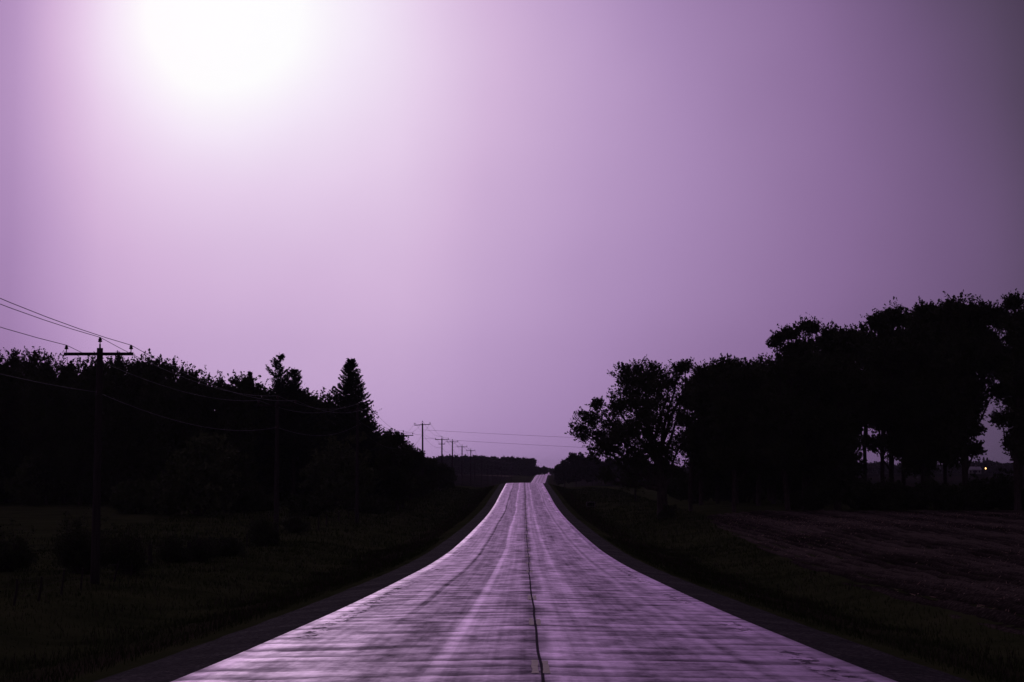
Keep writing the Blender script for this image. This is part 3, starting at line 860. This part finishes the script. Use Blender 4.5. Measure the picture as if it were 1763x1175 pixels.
for px, py, wp, hp, tw, lf, lb in [(6, 984, 110, 70, .9, .5, "leafy twiggy shrub at the left picture edge behind the fence"), (138, 988, 100, 96, .9, .7, "dark thorny shrub around the foot of the nearest utility pole"),
                                   (222, 988, 70, 78, 1.0, .2, "bare twiggy shrub right of the nearest utility pole"), (300, 968, 60, 44, 1.0, .25, "twiggy brush between the two thick fence posts"),
                                   (345, 966, 50, 50, 1.0, .2, "bare brush right of the two thick fence posts"), (385, 958, 56, 34, .8, .5, "low shrub on the fence line midway to the second pole"),
                                   (452, 940, 56, 52, .9, .5, "dark shrub on the fence line left of the second pole"), (508, 918, 50, 34, .8, .6, "reddish low shrub just right of the second pole"),
                                   (60, 872, 30, 14, .5, .8, "small weed clump at the field's far edge")]:
    p = drop(px, py); s = p[1] / F
    shrub("shrub", lb, p, wp * s, hp * s, None, tw, lf, M_leaf, .035)

# ------------------------------------------------------------------ utility poles and wires
PX, PD = -15.1, [10.5, 60, 105.5, 152.5, 205, 258, 308, 361, 414, 466, 518, 566, 615, 665, 716, 768, 822, 880, 940]
ARMZ = {1: 4.08, 2: 4.0, 3: 5.35, 4: 4.17, 5: 6.85, 6: 5.5, 7: 5.97, 8: 5.64, 9: 5.3}
ORD = ["", "nearest wooden utility pole, standing at the left fence before the wood", "second wooden utility pole, dim against the left wood", "third wooden utility pole, standing before the wide round bush",
       "fourth utility pole, hidden in foliage with only a crossarm end showing", "tall slightly leaning utility pole with crossarm clear against the sky", "utility pole carrying a second smaller crossarm below the main one",
       "utility pole just right of the one with two crossarms", "utility pole second from the right of those rising above the distant wood", "shortest looking utility pole still rising above the distant wood"]
arm_pts = []
def insulator(mb, c, s=1.0):
    x, y, z = c
    mb.tube([(x, y, z), (x, y, z + .12 * s)], .016 * s, 6)
    pr = [(0.02, .10), (.065, .11), (.075, .14), (.045, .16), (.06, .175), (.06, .20), (.035, .215), (.045, .24), (.02, .26)]
    n = 8; th = np.linspace(0, 6.2832, n, endpoint=False); V = []; Q = []
    for r_, h_ in pr:
        V += [(x + r_ * s * math.cos(a), y + r_ * s * math.sin(a), z + h_ * s) for a in th]
    for i in range(len(pr) - 1):
        for j in range(n): Q.append((i * n + j, i * n + (j + 1) % n, (i + 1) * n + (j + 1) % n, (i + 1) * n + j))
    mb.add(V, Q)
for i, D in enumerate(PD):
    bx = PX + float(shift(D)) + .45 * (i == 4) + (.25 * math.sin(i * 2.3) if i > 1 else 0)
    bz = gz(bx, D)
    az_ = ARMZ.get(i, bz + 8.4)
    if i > 9: az_ = max(az_, 4.0)
    lean = -.11 if i == 5 else .03 * math.sin(i * 1.7)
    hx = bx + lean
    arm_pts.append((hx, D, az_))
    if i == 0: lb = None
    root = empty("utility_pole", (bx, D, bz))
    H = az_ - bz
    mb = MB()
    zz = np.linspace(-.3, H + .22, 9)
    mb.tube([(lean * z_ / H, 0, z_) for z_ in zz], np.linspace(.165, .11, 9), 12)
    mb.build("pole", M_pole, root, smooth=True)
    tilt = .06 if i == 5 else .015 * math.sin(i * 3.1)
    mb = MB(); mb.box((lean, -.17, H), (2.44, .10, .105))
    V = mb.V[0]; V[:, 2] += (V[:, 0] - lean) * tilt
    mb.build("crossarm", M_pole, root)
    for sx_ in (-1.14, 1.14):
        m1 = MB(); insulator(m1, (lean + sx_, -.17, H + .06 + sx_ * tilt), 1.0); m1.build("insulator", M_ceramic, root)
    m1 = MB(); m1.tube([(lean, 0, H + .2), (lean, 0, H + .36)], .032, 6); insulator(m1, (lean, 0, H + .32), 1.1); m1.build("insulator", M_ceramic, root)
    m1 = MB(); m1.tube([(lean, -.1, H - 1.35), (lean, -.28, H - 1.35)], .02, 6); m1.tube([(lean, -.24, H - 1.42), (lean, -.24, H - 1.28)], .045, 8); m1.build("bracket", M_ceramic, root)
    if i == 6:
        m1 = MB(); m1.box((lean, -.17, H - .82), (1.15, .08, .09)); ar = m1.build("crossarm", M_pole, root)
        for q_ in (-.52, .52):
            m1 = MB(); insulator(m1, (lean + q_, -.17, H - .78), .8); m1.build("insulator", M_ceramic, root)
        ar['label'] = "shorter lower crossarm"
    if i == 0: lb = "utility pole standing behind the viewpoint left of the road"
    elif i <= 9: lb = ORD[i]
    else: lb = "tiny far utility pole dim against the distant wood left of the road"
    tag(root, lb, "utility pole", "wooden utility poles in a line left of the road")

def wire(name, pts, sag, label, r=.011, group=None):
    P = []
    for a, b in zip(pts[:-1], pts[1:]):
        a, b = np.array(a, float), np.array(b, float)
        n = 14
        for t in np.linspace(0, 1, n, endpoint=False):
            q_ = a + (b - a) * t; L = np.linalg.norm(b - a)
            q_[2] -= 4 * sag * (L / 50) ** 2 * t * (1 - t); P.append(q_)
    P.append(np.array(pts[-1], float)); P = np.array(P)
    R = np.maximum(r, P[:, 1] * 0.000035 + r * .6)
    mb = MB(); mb.tube(P, R, 4); o = mb.build(name, M_wire)
    tag(o, label, "power line", group)
GWI = "power lines strung along the left pole line"
for dx, dz, nm, sg in [(-1.14, .31, "conductor wire running over the left ends of the crossarms", .75), (0, .60, "conductor wire running over the pole tops", .75), (1.14, .31, "conductor wire running over the right ends of the crossarms", .75),
                       (.0, -1.35, "lower neutral wire hung below the crossarms", .8)]:
    pts = [(a[0] + dx, a[1] - (.17 if dx else (.24 if dz < 0 else 0)), a[2] + dz) for a in arm_pts]
    pts[0] = (pts[0][0], pts[0][1], pts[1][2] + 2.5)
    wire("power_line", pts, sg, nm, group=GWI)
# service lines crossing to the right, ending on a pole behind the airy tree
SD = 232.0; sxp = at(1094, 850, SD)[0]; sb = gz(sxp, SD)
top = at(1094, 758, SD)[2]
root = empty("utility_pole", (sxp, SD, sb))
mb = MB(); mb.tube([(0, 0, -.3), (0, 0, (top - sb) * .5), (0, 0, top - sb + .3)], [.15, .13, .10], 10); mb.build("pole", M_pole, root, smooth=True)
m1 = MB(); m1.tube([(-.05, -.1, top - sb), (-.05, -.25, top - sb)], .03, 6); m1.build("bracket", M_ceramic, root)
tag(root, "single pole right of the road hidden inside the big airy tree", "utility pole")
a5 = arm_pts[5]
pA = at(738, 740.5, 258); pB = at(735, 755, 258)
wire("power_line", [(a5[0] + .1, 258, pA[2]), (sxp - .05, SD - .25, top)], .12, "upper thin service wire crossing the road from the tall leaning pole", .009)
wire("power_line", [(a5[0] + .1, 258, pB[2]), (sxp - .05, SD - .2, at(1094, 775, SD)[2])], .12, "lower thin service wire crossing the road from the tall leaning pole", .009)

# ------------------------------------------------------------------ wire fence on the left
froot = None
posts = [(24, 1042, 44, .10, .035), (66, 1036, 42, .12, .035), (105, 1024, 42, .12, .035), (139, 1016, 36, .10, .035), (196, 1002, 34, .22, .035), (224, 992, 20, .18, .04),
         (259, 970, 32, -.04, .10), (325, 966, 32, 0, .10), (375, 955, 22, .1, .04), (425, 942, 22, .0, .04), (470, 928, 20, .1, .05), (513, 916, 18, .02, .05), (548, 914, 24, .02, .06), (562, 905, 20, 0, .06), (583, 897, 16, 0, .06), (600, 893, 14, 0, .05)]
ftop = []
for k, (px, py, hp, ln, r_) in enumerate(posts):
    p = drop(px, py); h = hp * p[1] / F
    if froot is None:
        froot = empty("wire_fence", p); o0 = p
        tag(froot, "old sagging wire fence of thin leaning stakes and two thick posts left of the road", "fence")
    mb = MB(); q_ = p - o0
    tp = q_ + np.array([ln * h, 0, h])
    mb.tube([q_ - np.array([0, 0, .2]), q_, q_ * .5 + tp * .5 + rng.normal(0, .01, 3), tp], [r_, r_, r_ * .95, r_ * .85], 7)
    mb.build("fence_post", M_post, froot); ftop.append((q_, tp))
for f_ in (.35, .62, .88):
    mb = MB(); P = []
    for (a, b), (c, d_) in zip(ftop[:-1], ftop[1:]):
        A_ = a + (b - a) * f_; B_ = c + (d_ - c) * f_
        for t in np.linspace(0, 1, 5, endpoint=False):
            q_ = A_ + (B_ - A_) * t; q_[2] -= .12 * t * (1 - t); P.append(q_)
    mb.tube(P, .003, 3); mb.build("fence_wire", M_post, froot)

# ------------------------------------------------------------------ culvert under the field drive
cx = at(1017, 868, 220)[0]; cz = at(1017, 872.5, 220)[2]
root = empty("culvert", (cx, 220, cz))
mb = MB()
mb.box((0, 0, .56), (1.15, .30, .10)); mb.box((-.50, .01, .255), (.12, .28, .51)); mb.box((.50, .01, .255), (.12, .28, .51)); mb.box((0, .01, .0), (.88, .28, .06))
mb.build("headwall", M_concrete, root)
mb = MB(); th = np.linspace(0, 2 * np.pi, 17)
V = []; 
for yy in (.02, 2.5):
    V += [(math.cos(a) * .30, yy, .29 + .24 * math.sin(a)) for a in th[:-1]]
mb.add(V, [(j, (j + 1) % 16, 16 + (j + 1) % 16, 16 + j) for j in range(16)])
mb.add([(x_, 2.49, z_) for x_, _, z_ in V[:16]] + [(0, 2.49, .29)], (), [(16, j, (j + 1) % 16) for j in range(16)])
mb.box((0, .10, .5), (.86, .06, .03)); mb.box((-.37, .10, .27), (.12, .06, .42)); mb.box((.37, .10, .27), (.12, .06, .42))
mb.build("pipe", M_darkin, root)
tag(root, "small dark culvert mouth in the right ditch below the field drive", "culvert")

# ------------------------------------------------------------------ distant woods, trees, farm
def far_mass(name, label, segs, dens=1.0, size=.55):
    """far-off wood; segs: (px0, px1, topy, D, depth)"""
    Cs, Rs = [], []
    for x0, x1, ty, D, dp in segs:
        s = D / F; W = (x1 - x0) * s
        n = int(W * dp * .12 * dens) + 12
        for _ in range(n):
            px = rng.uniform(x0, x1); d = D + rng.uniform(0, dp)
            zt = at(px, ty + rng.uniform(-1.5, 3.5) , D)[2]; X = at(px, ty, D)[0] * d / D
            g = gz(X, d); r_ = rng.uniform(1.5, 3.2)
            for h in np.arange(g + .6, zt - r_ * .3, r_ * 1.0):
                Cs.append((X + rng.normal(0, r_ * .35), d + rng.normal(0, r_ * .35), min(h, zt - r_ * .45))); Rs.append(r_)
    C = np.array(Cs); R = np.array(Rs)
    V, Q = sprigs(C, R, C.mean(0) * np.array([1, 1, 0]) + np.array([0, 40, -10]), 7, 7, size, .5, .2, .7, .6)
    o = link(name, mesh_np(name, V, [Q], M_farleaf)); tag(o, label, "wood", kind='stuff')
far_mass("distant_wood", "long level wood beyond the field left of the road, behind the far poles",
         [(752, 790, 787, 1165, 30), (786, 800, 790, 1160, 30), (798, 830, 786.5, 1160, 30), (828, 862, 788, 1160, 30), (860, 885, 789.5, 1160, 30), (884, 917, 791, 1165, 30), (905, 919, 791, 1165, 14), (640, 752, 790, 1170, 25)], 1.6, .7)
far_mass("distant_wood", "low dark wood on the horizon behind the right hand trees",
         [(1130, 1250, 804, 1050, 30), (1250, 1420, 800, 1050, 30), (1420, 1520, 797, 1060, 30), (1520, 1660, 800, 1050, 30), (1655, 1720, 796, 1040, 30), (1710, 1763, 799, 1040, 30), (1763, 1900, 797, 1040, 25)], .7, .7)
far_mass("distant_wood", "faint hazy wood where the road meets the horizon", [(600, 1200, 808.2, 2500, 60)], .12, 1.8)
def far_tree(label, px, topy, wp, D, base=818, group=None):
    s = D / F; X = at(px, 800, D)[0]; g = gz(X, D); root = empty("deciduous_tree", (X, D, g))
    H = at(px, topy, D)[2] - g; W = wp * s / 2
    n = int(60 + W * 14)
    v = unit(rng.normal(size=(n, 3))) * (rng.random(n) ** .45)[:, None] * np.array([W * .8, W * .7, H * .38])
    C = v + np.array([0, 0, H * .56]); R = np.full(n, max(.9, W * .28))
    V, Q = sprigs(C, R, np.array([0, 0, H * .5]), 13, 8, .26 + .1 * W * .3, .4, .5)
    V[:, 2] = np.maximum(V[:, 2], .2)
    link("crown", mesh_np("crown", V, [Q], M_farleaf), root)
    mb = MB(); mb.tube([(0, 0, -.2), (0, 0, H * .3), (0, 0, H * .7)], [.3, .22, .08], 7)
    for c in C[:12]: limb(mb, np.array([0, 0, H * .3]), c, .09, .02, 0, 4, .1, 4)
    mb.build("trunk", M_bark, root); tag(root, label, "tree", group)
for px, ty, wp, D, lb in [(972, 792, 34, 640, "low rounded tree nearest the road in the hazy clump under the big airy tree"), (992, 776, 44, 650, "tallest rounded tree of the hazy clump behind the big airy tree"),
                          (1020, 783, 44, 655, "right hand tree of the hazy clump behind the big airy tree"), (1050, 792, 50, 665, "hazy tree glimpsed below the big airy tree's crown"),
                          (938, 802.5, 12, 1250, "domed little tree left of the road's vanishing point"), (927, 805, 14, 1260, "low hazy tree beside the domed one near the vanishing point"),
                          (950, 808, 10, 1500, "tiny tree right of the road's vanishing point"), (961, 800, 16, 700, "low bushy tree beside the road at the foot of the hazy clump"),
                          (1080, 798, 50, 690, "hazy tree behind the airy tree's trunk")]:
    far_tree(lb, px, ty, wp, D)

# farm beyond the right hand gap
def house(label, px, D, W, Dp, H, roofh, py_eave, cat, lit=False, name="farmhouse"):
    X = at(px, 810, D)[0]; g = gz(X, D)
    root = empty(name, (X, D, g - .1))
    mb = MB(); mb.box((0, 0, H / 2), (W, Dp, H)); mb.build("wall", M_whitewall, root)
    mb = MB(); a = W / 2 + .3; b_ = Dp / 2 + .4
    V = [(-a, -b_, H + .01), (a, -b_, H + .01), (a, b_, H + .01), (-a, b_, H + .01), (-a, 0, H + roofh), (a, 0, H + roofh)]
    mb.add(V, [(0, 1, 5, 4), (2, 3, 4, 5), (3, 2, 1, 0)], [(0, 4, 3), (1, 2, 5)]); rf = mb.build("roof", M_roof, root)
    if name == "farmhouse":
        mb = MB(); mb.box((W * .2, 0, H + roofh + .2), (.7, .7, 1.6)); mb.build("chimney", M_concrete, rf)
    for xx in np.linspace(-W * .34, W * .34, 4):
        fr = MB(); fr.box((xx, -Dp / 2 - .02, H * .55), (1.1, .06, 1.3)); fo = fr.build("window", M_whitewall, root)
        gl = MB(); gl.box((xx, -Dp / 2 - .06, H * .55), (.9, .03, 1.1)); gl.build("pane", M_glass, fo)
    dr = MB(); dr.box((0, -Dp / 2 - .03, 1.05), (.95, .08, 2.1)); dr.build("door", M_darkin, root)
    tag(root, label, cat)
house("small pale farmhouse far off in the big gap left of the yard light", 1676, 1000, 7.5, 7, 2.4, 1.8, 0, "house")
house("low pale shed with metal roof glimpsed under the trees right of the leaning trunk", 1378, 1000, 10, 8, 2.8, 1.8, 0, "shed", name="shed")
# spruce tips in the horizon wood
for px, ty in ((1687, 791), (1695, 787), (1701, 787.5)):
    spruce("spruce_tree", {1687: "small far spruce left of the pair above the yard light", 1695: "left far spruce of the pair above the yard light", 1701: "right far spruce of the pair above the yard light"}[px], px, 1030, ty, 2.2)
# yard light
LD = 980.0; lx_ = at(1697, 807, LD); g = gz(lx_[0], LD)
root = empty("yard_light", (lx_[0], LD, g))
hh = lx_[2] - g
mb = MB(); mb.tube([(0, .5, -.2), (0, .5, hh + .9)], [.14, .10], 8); mb.build("pole", M_pole, root)
mb = MB(); mb.tube([(0, .5, hh + .6), (0, .2, hh + .75), (0, -.2, hh + .65)], .04, 6); mb.build("arm", M_wire, root)
ml, n_, b_ = mat("lit_lamp"); b_.inputs['Emission Color'].default_value = (1, .55, .17, 1); b_.inputs['Emission Strength'].default_value = 7; b_.inputs['Base Color'].default_value = (.8, .6, .4, 1)
mb = MB()
th = np.linspace(0, 6.2832, 12, endpoint=False); V = []; Q = []
pr = [(.10, .42), (.26, .32), (.31, .08), (.23, -.24), (.08, -.40)]
for r_, h_ in pr: V += [(r_ * math.cos(a), -.2 + r_ * math.sin(a), hh + h_) for a in th]
for i in range(4):
    for j in range(12): Q.append((i * 12 + j, i * 12 + (j + 1) % 12, (i + 1) * 12 + (j + 1) % 12, (i + 1) * 12 + j))
mb.add(V, Q); mb.build("lamp", ml, root, smooth=True)
tag(root, "warm glowing yard light on a pole far off in the big gap on the right", "yard light")

# ------------------------------------------------------------------ haze
mh = bpy.data.materials.new("haze"); mh.use_nodes = True
t = mh.node_tree; t.nodes.clear()
pv = t.nodes.new('ShaderNodeVolumePrincipled'); pv.inputs['Color'].default_value = (.85, .82, .95, 1); pv.inputs['Density'].default_value = 7.0e-5
pv.inputs['Anisotropy'].default_value = .3
ou = t.nodes.new('ShaderNodeOutputMaterial'); t.links.new(pv.outputs[0], ou.inputs['Volume'])
mb = MB(); mb.box((0, 2050, 6), (6400, 5100, 32))
o = mb.build("haze", mh); o['kind'] = 'stuff'; o['label'] = "thin lilac haze lying over the whole landscape"; o['category'] = "haze"
